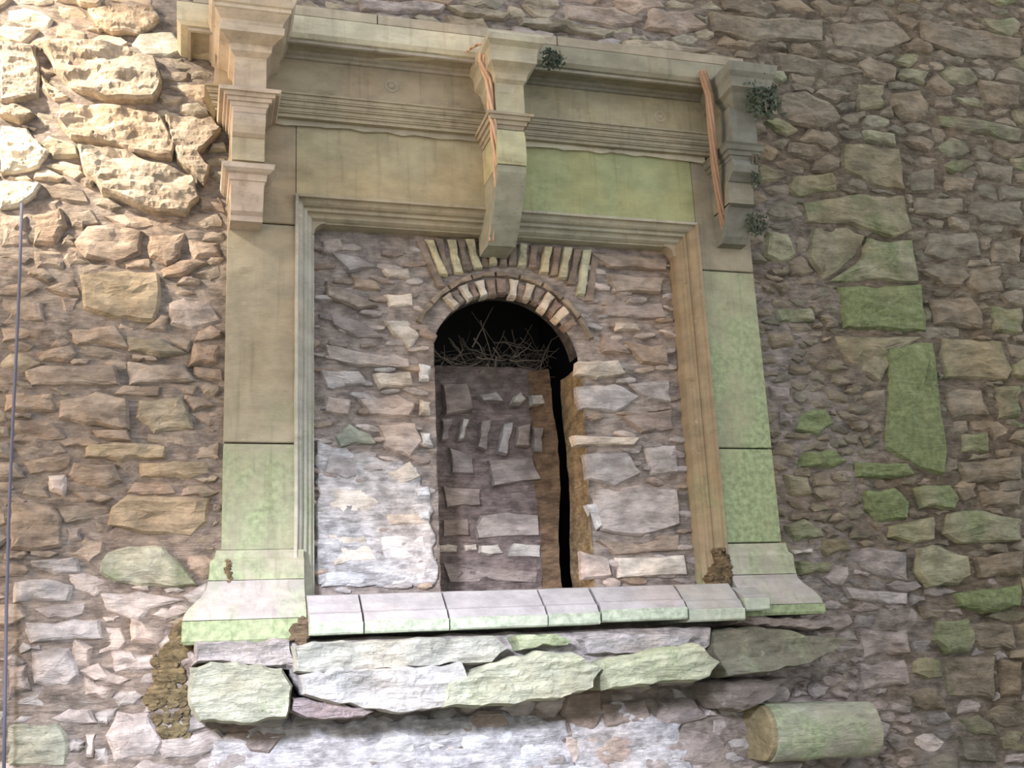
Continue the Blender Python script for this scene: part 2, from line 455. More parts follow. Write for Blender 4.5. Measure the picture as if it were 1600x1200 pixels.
# seeds for the fill: size field, flat stones beside the surround, bigger ones elsewhere
def fsize(x, z):
    if 2.4 < x < 3.0 and z < .9: return .042
    if x > 2.4: return .075
    if z > 1.75: return .085
    if x < 0: return .068
    return .075
seeds = []; cellmap = {}
def near(x, z, r):
    ci, cj = int(x/.2), int(z/.2)
    for a in (-1, 0, 1, 2, -2):
        for b in (-1, 0, 1):
            for (sx, sz, sr) in cellmap.get((ci+a, cj+b), ()):
                if ((sx-x)/2.1)**2+(sz-z)**2 < (.5*(r+sr))**2: return True
    return False
for _ in range(26000):
    x = random.uniform(BX0+.03, BX1-.03); z = random.uniform(BZ0+.03, BZ1-.03)
    gi = int((x-BX0)/GS); gj = int((z-BZ0)/GS)
    if gi >= nx or gj >= nzz or occ[gj, gi] != 0: continue
    r = fsize(x, z)*random.choice((.6, .8, 1, 1, 1.3))
    if near(x, z, r): continue
    seeds.append((x, z, r)); cellmap.setdefault((int(x/.2), int(z/.2)), []).append((x, z, r))
print('seeds', len(seeds))
SA = np.array(seeds); lab = np.full(XX.shape, -1, np.int32)
warpx = XX+.02*np.sin(ZZ*23+3*np.sin(XX*5)); warpz = ZZ+.012*np.sin(XX*13+2*np.sin(ZZ*7))
TS = 24
for j0 in range(0, nzz, TS):
    for i0 in range(0, nx, TS):
        sx = warpx[j0:j0+TS, i0:i0+TS]; sz = warpz[j0:j0+TS, i0:i0+TS]
        cx, cz = sx.mean(), sz.mean()
        m = np.where((abs(SA[:, 0]-cx) < .62) & (abs(SA[:, 1]-cz) < .42))[0]
        if len(m) == 0: continue
        s = SA[m]; d = np.sqrt(((sx[..., None]-s[:, 0])/2.1)**2+(sz[..., None]-s[:, 1])**2)/(s[:, 2]**.8)
        lab[j0:j0+TS, i0:i0+TS] = m[d.argmin(-1)]
free = occ == 0
auto = []
for i, (x, z, r) in enumerate(seeds):
    NR = random.choice((7, 8, 9)); ph = random.random(); ang = [2*math.pi*(k+ph+random.uniform(-.28, .28))/NR for k in range(NR)]; Ls = []
    for a in ang:
        dx = math.cos(a)*1.9; dz = math.sin(a); L = 0
        while L < .16:
            L += .005; gi = int((x+dx*L-BX0)/GS); gj = int((z+dz*L-BZ0)/GS)
            if gi < 0 or gj < 0 or gi >= nx or gj >= nzz or not free[gj, gi] or lab[gj, gi] != i: break
        Ls.append(max(L-.005, .006))
    Ls = [min(Ls[k], 1.6*(Ls[k-1]+Ls[(k+1) % NR])/2) for k in range(NR)]
    pts = [(x+math.cos(a)*1.9*L, z+math.sin(a)*L) for a, L in zip(ang, Ls)]
    w_ = max(p[0] for p in pts)-min(p[0] for p in pts); h_ = max(p[1] for p in pts)-min(p[1] for p in pts)
    if h_ < .022 or w_ < .03: continue
    auto.append((pts, w_*h_))
def proj_ok(x, z, mg=30):
    d = Vector((x, YW, z))-CAM; k = d.dot(f_); px = 800+FPX*d.dot(r_)/k; py = 600-FPX*d.dot(u_)/k
    return -mg < px < 1600+mg and -mg < py < 1200+mg
def region_color(x, z):
    if x > 2.38:
        k = random.random()
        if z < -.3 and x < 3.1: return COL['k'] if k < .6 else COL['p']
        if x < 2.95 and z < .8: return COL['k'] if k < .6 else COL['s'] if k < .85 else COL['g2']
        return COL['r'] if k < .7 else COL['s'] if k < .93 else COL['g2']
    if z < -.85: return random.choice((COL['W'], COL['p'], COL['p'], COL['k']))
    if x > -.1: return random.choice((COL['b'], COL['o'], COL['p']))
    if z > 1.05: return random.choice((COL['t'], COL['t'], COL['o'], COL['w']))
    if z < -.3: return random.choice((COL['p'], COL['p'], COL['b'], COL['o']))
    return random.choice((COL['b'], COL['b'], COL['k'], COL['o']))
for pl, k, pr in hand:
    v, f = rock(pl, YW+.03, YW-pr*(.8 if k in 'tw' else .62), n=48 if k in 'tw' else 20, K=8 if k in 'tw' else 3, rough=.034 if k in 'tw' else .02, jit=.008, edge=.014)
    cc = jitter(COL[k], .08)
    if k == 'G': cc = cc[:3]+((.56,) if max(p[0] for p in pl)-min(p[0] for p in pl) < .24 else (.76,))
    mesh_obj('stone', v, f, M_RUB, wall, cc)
vis = [a for a in auto if proj_ok(sum(p[0] for p in a[0])/len(a[0]), sum(p[1] for p in a[0])/len(a[0]))]
vis.sort(key=lambda a: -a[1])
nind = 296-len(hand)
indiv = vis[:nind]; ids = set(id(a) for a in indiv); rest = [a for a in auto if id(a) not in ids]
print('hand', len(hand), 'auto', len(auto), 'visible', len(vis))
for pl, a in indiv:
    cx = sum(p[0] for p in pl)/len(pl); cz = sum(p[1] for p in pl)/len(pl)
    v, f = rock(pl, YW+.03, YW-random.uniform(.010, .032), n=14, K=1, rough=.018, jit=.006, edge=.014)
    mesh_obj('stone', v, f, M_RUB, wall, jitter(region_color(cx, cz)))
groups = {}
for pl, a in rest:
    cx = sum(p[0] for p in pl)/len(pl); cz = sum(p[1] for p in pl)/len(pl)
    v, f = rock(pl, YW+.03, YW-random.uniform(.006, .022), n=12, K=1, rough=.014, jit=.006, edge=.012)
    zone = ('L' if cx < -.05 else 'M' if cx < 2.4 else 'R')+('t' if cz > 1.05 else 'm' if cz > -.5 else 'b')+random.choice('ab')
    g = groups.setdefault(zone, ([], [])); n0 = len(g[0]); g[0].extend(v); g[1].extend([tuple(i+n0 for i in ff) for ff in f])
ZC = dict(Lt='t', Lm='b', Lb='p', Mt='o', Mm='b', Mb='p', Rt='r', Rm='r', Rb='k')
for zone, (v, f) in groups.items():
    c = COL[ZC[zone[:2]]]; 
    if zone[2] == 'b': c = (c[0]*.85, c[1]*.9, c[2]*.92, c[3]+.15)
    o = mesh_obj('small_stones', v, f, M_RUB, wall, c); o['kind'] = 'stuff'

for pg in ([(330, 1150), (450, 1128), (620, 1124), (800, 1118), (880, 1125), (900, 1210), (330, 1210)], [(890, 1110), (960, 1100), (1060, 1130), (1080, 1210), (900, 1210)]):
    v, f = rock(px_poly(pg, YW), YW+.02, YW-.026, n=90, K=10, rough=.030, jit=.02, edge=.02)
    mesh_obj('plaster_patch', v, f, M_MORT, wall, (.68, .665, .68, .08), smooth=True)['label'] = 'lime-white plaster below the slabs'
# ground far below the picture and the ruined return wall on the right
v, f = grid_wall(-6, 8, -9, 0.2, .5, 0, 0, lambda x, z: False)
fl = mesh_obj('floor', [(a[0], a[2], -2.55+noise.noise(Vector((a[0], a[2], 0)))*.06) for a in v], f, M_DIRT, color=(.30, .30, .22, .6)); fl['kind'] = 'structure'

# ---------------------------------------------------------------- carved fireplace surround
BR = (.30, .245, .165, .30); BRg = (.28, .25, .165, .45); GRY = (.40, .37, .335, .25); PINK = (.44, .36, .29, .1)
sur = thing('fireplace_surround', 'large carved sandstone fireplace surround with moulded opening, consoles and cornice, set high in the wall', 'fireplace', (1.2, 0, -.76))
def part(name, vf, color, label=None, mat=M_CARV, parent=None, smooth=False):
    o = mesh_obj(name, vf[0], vf[1], mat, parent or sur, color, smooth)
    if label: o['label'] = label
    return o
YB = YW+.04
W = 2.4; XI = .274
ZT = 1.41
# jambs: two blocks each
part('jamb_block', block(0, XI, -.42, -.003, 0, YB), (.27, .26, .185, .50), 'green with algae, lower left')
part('jamb_block', block(0, XI, .003, .93, 0, YB), (.28, .245, .175, .42))
part('jamb_block', block(W-XI, W, -.42, -.003, 0, YB), (.27, .28, .17, .70), 'green with algae, lower right')
part('jamb_block', block(W-XI, W, .003, .84, 0, YB), (.27, .26, .17, .72))
# lintel of two long blocks above the opening plus end block
zl = Zp(620, 313, 0)-.01
part('lintel_block', block(0, XI, .936, ZT, 0, YB), BR)
part('lintel_block', block(XI+.003, 1.12, zl, ZT, 0, YB), (.33, .285, .18, .30))
part('lintel_block', block(1.123, W-XI-.003, zl, ZT, 0, YB), (.28, .29, .15, .78), 'green with algae')
part('lintel_block', block(W-XI, W, .846, ZT, 0, YB), (.26, .225, .16, .4))
# moulded architrave: sweep profile (inset u, y) round the opening, in pieces
PR = [(-.002, YB), (-.002, -.018), (.010, -.018), (.012, .000), (.018, .006), (.026, .010), (.033, .020), (.036, .036), (.044, .034), (.051, .036), (.054, .054), (.060, .060), (.070, .062), (.077, .076), (.081, .088), (.086, .088), (.088, .17), (.088, .22)]
ZO = zl+.0
def mould(a, b, da, db, n):
    verts = []; faces = []; m = len(PR)
    for i in range(n+1):
        t = i/n; p = Vector(a).lerp(Vector(b), t)
        for (u, y) in PR:
            d = Vector(da).lerp(Vector(db), t) if False else (Vector(da) if i == 0 else Vector(db) if i == n else None)
            verts.append((p, u, y, i))
    out = []
    mid = Vector((round((da[0]+db[0])/2), round((da[1]+db[1])/2))) if True else None
    for (p, u, y, i) in verts:
        d = Vector(da) if i == 0 else Vector(db) if i == n else Vector(mid_dir)
        x = p.x+d.x*u; z = p.y+d.y*u; w_ = noise.noise(Vector((x*8, y*8, z*8)))*.002
        out.append((x+w_, y+w_, z))
    for i in range(n):
        for k in range(m-1): faces.append((i*m+k, i*m+k+1, (i+1)*m+k+1, (i+1)*m+k))
    return out, faces
mid_dir = (1, 0); part('opening_moulding', mould((XI, -.62), (XI, ZO), (1, 0), (1, -1), 24), (.36, .345, .29, .30))
mid_dir = (0, -1); part('opening_moulding', mould((XI, ZO), (1.15, ZO), (1, -1), (0, -1), 14), (.32, .28, .20, .25))
part('opening_moulding', mould((1.15, ZO), (W-XI, ZO), (0, -1), (-1, -1), 14), (.33, .31, .235, .32))
mid_dir = (-1, 0); part('opening_moulding', mould((W-XI, -.62), (W-XI, ZO), (-1, 0), (-1, -1), 24), (.25, .20, .13, .34), 'right jamb moulding with warm side light painted in as ochre')  # ochre tone paints in the warm light from the left
for sx, xe in ((1, XI+.086), (-1, W-XI-.086)):
    ze = ZO-.086; rr = .05; arc = [(xe+sx*(rr-rr*math.cos(a)), ze-rr+rr*math.sin(a)) for a in [math.pi/2*k/7 for k in range(8)]]
    oc = [(xe-sx*.01, ze-rr), ] + arc + [(xe+sx*rr, ze+.01), (xe-sx*.01, ze+.01)]; m = len(oc)
    part('rounded_corner', ([(x, .080, z) for x, z in oc]+[(x, .17, z) for x, z in oc], [tuple(range(m)), tuple(range(2*m-1, m-1, -1))]+[(k, (k+1) % m, m+(k+1) % m, m+k) for k in range(m)]), (.31, .27, .2, .25))
# string course (architrave fascias) in two bays, behind the consoles
za = ZT; zb = 1.505
def strings(x0, x1, L, R, slope=0):
    lv = [(-.02, za)]; h = (zb-za)/4
    for k in range(4):
        o = .008+.012*k; z = za+h*k; lv += [(o, z), (o, z+h*.62), (o+.008, z+h*.70), (o+.008, z+h*.99)]
    return stack(lv, x0, x1, -.03, YB, L, R, .05, .002)
part('string_course', strings(-.055, 1.14, 1, 0), (.31, .265, .185, .3))
part('string_course', strings(1.143, 2.43, 0, .3), (.28, .25, .18, .42))
# eroded pale lip below the strings
for (x0, x1, c) in ((.16, 1.08, (.34, .30, .22, .2)), (1.24, 2.2, (.42, .38, .28, .4))):
    pts = [(x0+(x1-x0)*i/16, za+.002) for i in range(17)] + [(x1-(x1-x0)*i/16, za-.014-.018*abs(noise.noise(Vector((i*.7, x0, 0))))-.010*(i % 3 == 0)) for i in range(17)]
    part('eroded_lip', rock(pts, .01, -.014, n=60, K=1, rough=.003, jit=.002, edge=.004), c, 'pale crumbling edge')
# frieze blocks
zf = Zp(600, 104, -.06)
part('frieze_block', block(-.068, 1.14, zb+.001, zf, -.045, YB), (.30, .25, .17, .25))
part('frieze_block', block(1.143, 2.43, zb+.001, zf, -.045, YB), (.29, .26, .17, .48))
def disc(cx, cz, y, r, d):
    v = []; f = []; n = 16
    for (rr, yy) in ((r, y), (r, y-d), (r*.72, y-d), (r*.66, y-d*.3), (r*.4, y-d*.3), (r*.32, y-d*1.1)):
        v += [(cx+rr*math.cos(2*math.pi*i/n), yy, cz+rr*math.sin(2*math.pi*i/n)) for i in range(n)]
    for a in range(5):
        for i in range(n): f.append((a*n+i, a*n+(i+1) % n, (a+1)*n+(i+1) % n, (a+1)*n+i))
    f.append(tuple(5*n+i for i in range(n))); return v, f
for (px, py) in ((612, 134), (1032, 182)):
    x, z = P(px, py, -.05); part('rosette', disc(x, z, -.042, .030, .006), (.32, .28, .21, .3))
# cornice: bed mould, corona, top slab
def cornice(x0, x1, L, R, cc, c2, nm='cornice_moulding', top=True):
    z1 = Zp(600, 80, -.16); z2 = Zp(600, 69, -.20); z3 = Zp(600, 37, -.2)
    lv = [(-.005, zf-.002), (.004, zf), (.006, zf+.010), (.020, zf+.014), (.024, zf+.024), (.045, zf+.034), (.075, zf+.040), (.10, z1-.006), (.112, z1-.004), (.112, z1+.010), (.098, z1+.014), (.100, z2)]
    part('corona_block', stack([(.100, z2+.001), (.122, z2+.003), (.135, z2+.02), (.138, z3)], x0, x1, -.05, YB, L*1.15, R, .05, .006), c2)
    part(nm, stack(lv, x0, x1, -.05, YB, L, R, .05, .004), cc)
    return z3
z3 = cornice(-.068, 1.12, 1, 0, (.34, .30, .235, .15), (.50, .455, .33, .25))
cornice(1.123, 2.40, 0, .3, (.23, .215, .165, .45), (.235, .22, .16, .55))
zt = Zp(600, 14, -.2)
part('cornice_slab', stack([(0, z3+.002), (.012, z3+.008), (.012, zt-.02), (-.04, zt)], -.15, .60, -.17, YB, 1, 0, .05, .006), (.38, .33, .24, .2))
part('cornice_slab', stack([(0, z3+.002), (.012, z3+.008), (.012, zt-.02), (-.04, zt)], .605, 1.42, -.17, YB, 0, 0, .05, .006), (.36, .31, .23, .15))
part('cornice_slab', stack([(0, z3+.002), (.012, z3+.008), (.012, zt-.02), (-.04, zt)], 1.425, 2.36, -.17, YB, 0, 0, .05, .006), (.29, .25, .185, .2))

# consoles with break-forward caps
def rows(px, Y, L): return [(o, Zp(px, y, Y)) for (o, y) in L]
def cap(xc, w_, px, rws, Yf, color, label=None, lim=1.0):
    x0 = xc-w_/2; x1 = xc+w_/2
    part('console_cap', stack(rows(px, Yf-.08, rws), x0, x1, Yf, YB, lim, lim, .04, .003), color, label)
CW = .127
# left
YF = -.25
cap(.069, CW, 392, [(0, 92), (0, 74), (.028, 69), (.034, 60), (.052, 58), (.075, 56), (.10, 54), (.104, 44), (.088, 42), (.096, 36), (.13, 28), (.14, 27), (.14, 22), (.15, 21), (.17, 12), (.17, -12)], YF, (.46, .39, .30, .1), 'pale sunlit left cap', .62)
def console(xc, px, seq, color, slope=0):
    """seq: list of (offset_front, row) bottom to top for one stacked body"""
    lv = rows(px, YF, seq)
    v, f = stack(lv, xc-CW/2, xc+CW/2, 0, YB, 0, 0, .04, .002)
    return v, f
def console_piece(name, xc, px, seq, color, flare=0, label=None):
    lv = [(o, Zp(px, y, -o)) for (o, y) in seq]
    # front offset o, side flare f proportional to the extra beyond the plain body
    base = min(o for o, _ in lv)
    verts, faces = [], []
    n = 4; m = n+3
    for (o, z) in lv:
        e = (o-base)*flare; xa = xc-CW/2-e; xb = xc+CW/2+e
        row = [(xa, YB)]+[(xa+(xb-xa)*i/n, -o) for i in range(n+1)]+[(xb, YB)]
        for (x, y) in row:
            nn = noise.noise(Vector((x*15, y*15, z*15)))*.003; verts.append((x+nn*.5, y+nn, z))
    for a in range(len(lv)-1):
        for i in range(m-1): faces.append((a*m+i, a*m+i+1, (a+1)*m+i+1, (a+1)*m+i))
        faces.append((a*m+m-1, a*m, (a+1)*m, (a+1)*m+m-1))
    faces.append(tuple(range(m-1, -1, -1))); faces.append(tuple((len(lv)-1)*m+i for i in range(m)))
    return part(name, (verts, faces), color, label)
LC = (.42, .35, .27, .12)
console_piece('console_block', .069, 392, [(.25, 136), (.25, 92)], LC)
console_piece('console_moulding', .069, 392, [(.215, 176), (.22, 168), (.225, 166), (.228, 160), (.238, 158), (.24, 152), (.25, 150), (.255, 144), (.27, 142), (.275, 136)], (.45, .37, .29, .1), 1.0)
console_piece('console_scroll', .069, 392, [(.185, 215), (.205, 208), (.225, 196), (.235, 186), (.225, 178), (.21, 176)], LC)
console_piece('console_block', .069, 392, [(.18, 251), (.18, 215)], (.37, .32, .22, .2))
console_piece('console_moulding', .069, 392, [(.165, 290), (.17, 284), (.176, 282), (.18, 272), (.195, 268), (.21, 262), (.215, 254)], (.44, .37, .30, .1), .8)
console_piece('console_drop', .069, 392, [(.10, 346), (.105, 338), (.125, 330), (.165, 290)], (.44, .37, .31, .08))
# middle
MC = (.34, .31, .21, .38)
cap(1.165, .12, 795, [(0, 130), (0, 116), (.02, 112), (.03, 104), (.038, 102), (.05, 100), (.085, 96), (.09, 82), (.10, 76), (.13, 72), (.135, 64), (.12, 58), (.05, 46)], YF, (.38, .35, .26, .3), 'worn middle cap with rounded top', .5)
console_piece('console_block', 1.165, 790, [(.25, 176), (.25, 128)], MC)
console_piece('console_moulding', 1.165, 790, [(.215, 202), (.22, 196), (.228, 194), (.232, 188), (.242, 186), (.246, 180), (.256, 178), (.26, 174)], (.34, .29, .21, .3), .9)
console_piece('console_scroll', 1.165, 790, [(.235, 256), (.245, 240), (.24, 215), (.225, 203)], (.38, .36, .22, .6))
console_piece('console_drop', 1.165, 790, [(.02, 385), (.05, 372), (.085, 356), (.125, 336), (.165, 312), (.20, 288), (.225, 268), (.23, 258)], (.25, .245, .185, .42))
# right, more broken
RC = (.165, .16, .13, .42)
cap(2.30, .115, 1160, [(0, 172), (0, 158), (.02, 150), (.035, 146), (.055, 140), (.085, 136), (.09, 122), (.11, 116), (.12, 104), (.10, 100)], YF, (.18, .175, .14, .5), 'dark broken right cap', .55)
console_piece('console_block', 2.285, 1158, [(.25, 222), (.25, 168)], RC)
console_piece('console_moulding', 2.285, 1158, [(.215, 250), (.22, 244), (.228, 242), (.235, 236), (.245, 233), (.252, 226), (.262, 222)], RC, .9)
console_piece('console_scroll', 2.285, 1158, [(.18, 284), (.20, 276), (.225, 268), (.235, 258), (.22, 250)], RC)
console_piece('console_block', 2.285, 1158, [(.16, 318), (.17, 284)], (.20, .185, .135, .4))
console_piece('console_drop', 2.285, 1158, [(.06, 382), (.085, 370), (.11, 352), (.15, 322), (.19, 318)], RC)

# bases
def base(x0, x1, L, R, px, rw, c):
    cols = [c, (.33, .30, .275, .28), (.28, .28, .19, .6)]
    for k, seq in enumerate(rw):
        part('base_moulding', stack([(o, Zp(px, y, -o)) for (o, y) in seq], x0, x1, 0, YB, L, R, .04, .002), cols[min(k, 2)])
base(-.012, XI+.035, 1, 0, 420, [
    [(.035, 905), (.03, 890), (.03, 876), (.012, 870), (.008, 859)],
    [(.125, 966), (.118, 956), (.10, 946), (.06, 930), (.04, 918), (.036, 906)],
    [(.115, 1003), (.125, 998), (.125, 967)]], (.31, .285, .22, .5))
base(W-XI+.0, W+.012, 0, .75, 1190, [
    [(.035, 897), (.03, 884), (.03, 868), (.012, 862), (.008, 849)],
    [(.12, 945), (.11, 935), (.09, 925), (.055, 912), (.038, 904), (.036, 898)],
    [(.12, 962), (.125, 958), (.125, 946)]], (.33, .31, .25, .42))

# ---------------------------------------------------------------- masonry that blocks the opening, with arched niche
inf = thing('opening_infill', 'rough rubble masonry with a tall arched niche blocking the fireplace opening', 'masonry', (1.2, .14, -.6))
YI = .15; NX0, NX1 = .885, 1.562; ACX, ACZ, AR = 1.208, .385, .343; NDY = .46
def in_niche(x, z):
    if z < ACZ+.1: return NX0+.0 < x < NX1
    return (x-ACX)**2+(z-ACZ)**2 < AR**2
IX0, IX1, IZ0, IZ1 = XI+.03, W-XI-.03, -.64, 1.02
# infill face: grid with the niche cut out along its exact outline (strips left/right/above, arch fan)
def infill_face():
    verts = []; faces = []
    def add_grid(fn, nu, nv):
        b = len(verts)
        for j in range(nv+1):
            for i in range(nu+1):
                x, z = fn(i/nu, j/nv); d = noise.noise(Vector((x*8, 1, z*13)))*.014+noise.noise(Vector((x*25, 5, z*40)))*.008
                verts.append((x, YI+d, z))
        for j in range(nv):
            for i in range(nu): a = b+j*(nu+1)+i; faces.append((a, a+1, a+nu+2, a+nu+1))
    def xl(z): return NX0
    def xr(z): return NX1
    zs = ACZ+math.sqrt(AR**2-(ACX-NX0)**2)
    add_grid(lambda u, v_: (IX0+(NX0-IX0)*u, IZ0+(zs-IZ0)*v_), 24, 50)
    zs2 = ACZ
    add_grid(lambda u, v_: (NX1+(IX1-NX1)*u, IZ0+(zs2-IZ0)*v_), 24, 46)
    def fan(u, v_):
        # u along arch left->right, v from arch to outer frame
        a0 = math.atan2(zs-ACZ, NX0-ACX); a1 = math.atan2(zs2-ACZ, NX1-ACX); a = a0+(a1-a0)*u
        p = Vector((ACX+AR*math.cos(a), ACZ+AR*math.sin(a)))
        x = IX0+(IX1-IX0)*u; 
        if u < .2: q = Vector((IX0, zs+(IZ1-zs)*u/.2))
        elif u > .8: q = Vector((IX1, zs2+(IZ1-zs2)*(1-u)/.2))
        else: q = Vector((IX0+(IX1-IX0)*(u-.2)/.6, IZ1))
        r = p.lerp(q, v_); return r.x, r.y
    add_grid(fan, 50, 16)
    return verts, faces
v, f = infill_face(); part('mortar_face', (v, f), (.45, .38, .335, .08), parent=inf, mat=M_MORT, smooth=True)
# niche cheeks, back, sill
def sheet(fn, nu, nv, amp=.012):
    verts = []; faces = []
    for j in range(nv+1):
        for i in range(nu+1):
            p = Vector(fn(i/nu, j/nv)); d = noise.noise(p*11)*amp+noise.noise(p*30)*amp*.4; verts.append((p.x+d, p.y+d, p.z))
    for j in range(nv):
        for i in range(nu): a = j*(nu+1)+i; faces.append((a, a+1, a+nu+2, a+nu+1))
    return verts, faces
ZB = .485    # top of the back masonry
part('niche_cheek', sheet(lambda u, t: (NX0-.0, YI+(NDY-YI+.1)*u, IZ0+(ACZ+.14-IZ0)*t), 12, 30), (.34, .29, .25, .1), parent=inf, mat=M_MORT)
part('niche_cheek', sheet(lambda u, t: (NX1-.005*u, YI-.01+(.27+.02*math.sin(t*9))*u, IZ0+(ACZ+.02-IZ0)*t), 8, 30, .010), (.38, .28, .16, .15), 'right cheek with warm side light painted in as ochre', parent=inf, mat=M_MORT)  # cheek colour holds the warm light that falls on it from the left
part('niche_back', sheet(lambda u, t: (NX0-.02+(.60-.03*(1-t)-.012*math.sin(t*14))*u, NDY+.05*t, IZ0+(ZB-IZ0)*t), 26, 44, .02), (.34, .27, .245, .1), parent=inf, mat=M_MORT)
part('niche_back', sheet(lambda u, t: (NX0+.535+(.105-.012*math.sin(t*8)-.012*(1-t))*u, NDY+.015-.05*u+.02*t, IZ0+(ZB-.02-IZ0)*t), 6, 44, .014), (.29, .19, .115, .05), 'strip at the right of the niche back with warm light painted in as rust', parent=inf, mat=M_MORT)  # rust tone is warm light put into the strip's colour
# near-black cavity behind and above
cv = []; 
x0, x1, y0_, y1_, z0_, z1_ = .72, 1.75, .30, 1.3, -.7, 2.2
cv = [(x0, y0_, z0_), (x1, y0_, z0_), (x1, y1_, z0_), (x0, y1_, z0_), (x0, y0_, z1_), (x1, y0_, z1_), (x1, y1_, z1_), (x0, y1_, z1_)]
part('flue', (cv, [(0, 1, 2, 3), (4, 5, 6, 7), (1, 2, 6, 5), (2, 3, 7, 6), (3, 0, 4, 7)]), (1, 1, 1, 1), parent=inf, mat=M_CAVITY)
# arch soffit, coloured nearly as dark as the hole behind
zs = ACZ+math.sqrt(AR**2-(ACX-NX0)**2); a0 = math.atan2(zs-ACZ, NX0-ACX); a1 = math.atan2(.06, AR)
part('arch_soffit', sheet(lambda u, t: (ACX+AR*math.cos(a0+(a1-a0)*u), YI-.004+.10*t, ACZ+AR*math.sin(a0+(a1-a0)*u)), 24, 4, .006), (.10, .085, .075, .1), 'dark coloured underside', parent=inf, mat=M_MORT)
# voussoirs
def vouss(a, r0_, r1_, w0, w1, yf, col, name='voussoir'):
    ca, sa = math.cos(a), math.sin(a); t = (-sa, ca)
    pts = [(ACX+ca*r0_+t[0]*w0/2, ACZ+sa*r0_+t[1]*w0/2), (ACX+ca*r1_+t[0]*w1/2, ACZ+sa*r1_+t[1]*w1/2), (ACX+ca*r1_-t[0]*w1/2, ACZ+sa*r1_-t[1]*w1/2), (ACX+ca*r0_-t[0]*w0/2, ACZ+sa*r0_-t[1]*w0/2)]
    v, f = rock(pts, YI+.03, yf, n=14, K=1, rough=.008, jit=.005, edge=.008)
    return part(name, (v, f), jitter(col, .12), parent=inf, mat=M_RUB)
PALE = (.58, .50, .40, .1); BRN = (.30, .225, .18, .1)
PV = [(700, 468), (727, 458), (750, 449), (801, 449), (825, 454), (856, 468), (882, 487)]
PVA = []
for (px, py) in PV:
    x, z = P(px, py, YI); PVA.append(math.atan2(z-ACZ, x-ACX))
BET = [a0-.02, (PVA[0]+PVA[1])/2, (PVA[1]+PVA[2])/2, PVA[2]*.70+PVA[3]*.30, PVA[2]*.36+PVA[3]*.64, (PVA[3]+PVA[4])/2, (PVA[4]+PVA[5])/2, (PVA[5]+PVA[6])/2, PVA[6]-.16]
for a in PVA: vouss(a, AR-.012+random.uniform(-.008, .010), AR+.070+random.uniform(-.010, .006), .034, .044, YI-.03, PALE)
for i, a in enumerate(BET): vouss(a, AR-.010+random.uniform(-.004, .010), AR+.070+random.uniform(-.012, .008), .034 if i not in (3, 4) else .046, .050, YI-.016, BRN)
# thin relieving band
for i in range(9):
    b0 = a0-.10+(a1-a0)*(i)/9*.90; b1 = b0+(a1-a0)/9*.90; r1_, r2_ = AR+.078, AR+.104
    pts = [(ACX+math.cos(b)*r_q, ACZ+math.sin(b)*r_q) for b, r_q in ((b0, r1_), ((b0+b1)/2, r1_), (b1, r1_), (b1, r2_), ((b0+b1)/2, r2_), (b0, r2_))]
    v, f = rock(pts, YI+.03, YI-.020, n=14, K=1, rough=.006, jit=.003, edge=.006); part('arch_band_stone', (v, f), jitter((.31, .25, .19, .15), .1), parent=inf, mat=M_RUB)
# outer fan of slats reaching the lintel
OUT = [(655, 690, 385, 455, 0), (668, 692, 383, 432, 1), (684, 700, 380, 430, 0), (704, 716, 383, 428, 1), (718, 729, 383, 420, 0), (732, 747, 384, 420, 1), (752, 758, 386, 415, 0), (766, 770, 388, 412, 1), (783, 785, 390, 412, 0), (800, 800, 390, 412, 0), (816, 814, 390, 413, 1), (834, 830, 392, 416, 0), (855, 848, 394, 428, 1), (870, 864, 395, 432, 0), (886, 876, 396, 438, 1), (902, 890, 398, 450, 0), (915, 905, 400, 470, 1), (930, 918, 402, 480, 0)]
for (xt, xb, yt, yb_, pale) in OUT:
    w_ = 6.5; yb_ = 418+ (yb_-412)*.8
    pts = px_poly([(xt-w_, yt-8), (xt+w_, yt-8), (xb+w_, yb_), (xb-w_, yb_)], YI)
    v, f = rock(pts, YI+.03, YI-(.03 if pale else .018), n=14, K=1, rough=.008, jit=.004, edge=.008)
    part('voussoir', (v, f), jitter((.50, .45, .30, .15) if pale else (.29, .225, .175, .12), .1), parent=inf, mat=M_RUB)
v, f = rock(px_poly([(494, 690), (540, 700), (600, 720), (650, 730), (674, 780), (676, 914), (585, 918), (495, 916), (493, 800)], YI), YI+.02, YI-.020, n=80, K=10, rough=.016, jit=.02, edge=.02)
part('plaster_patch', (v, f), (.70, .67, .66, .05), 'lime-white plaster smeared over the lower left masonry', parent=inf, mat=M_MORT, smooth=True)
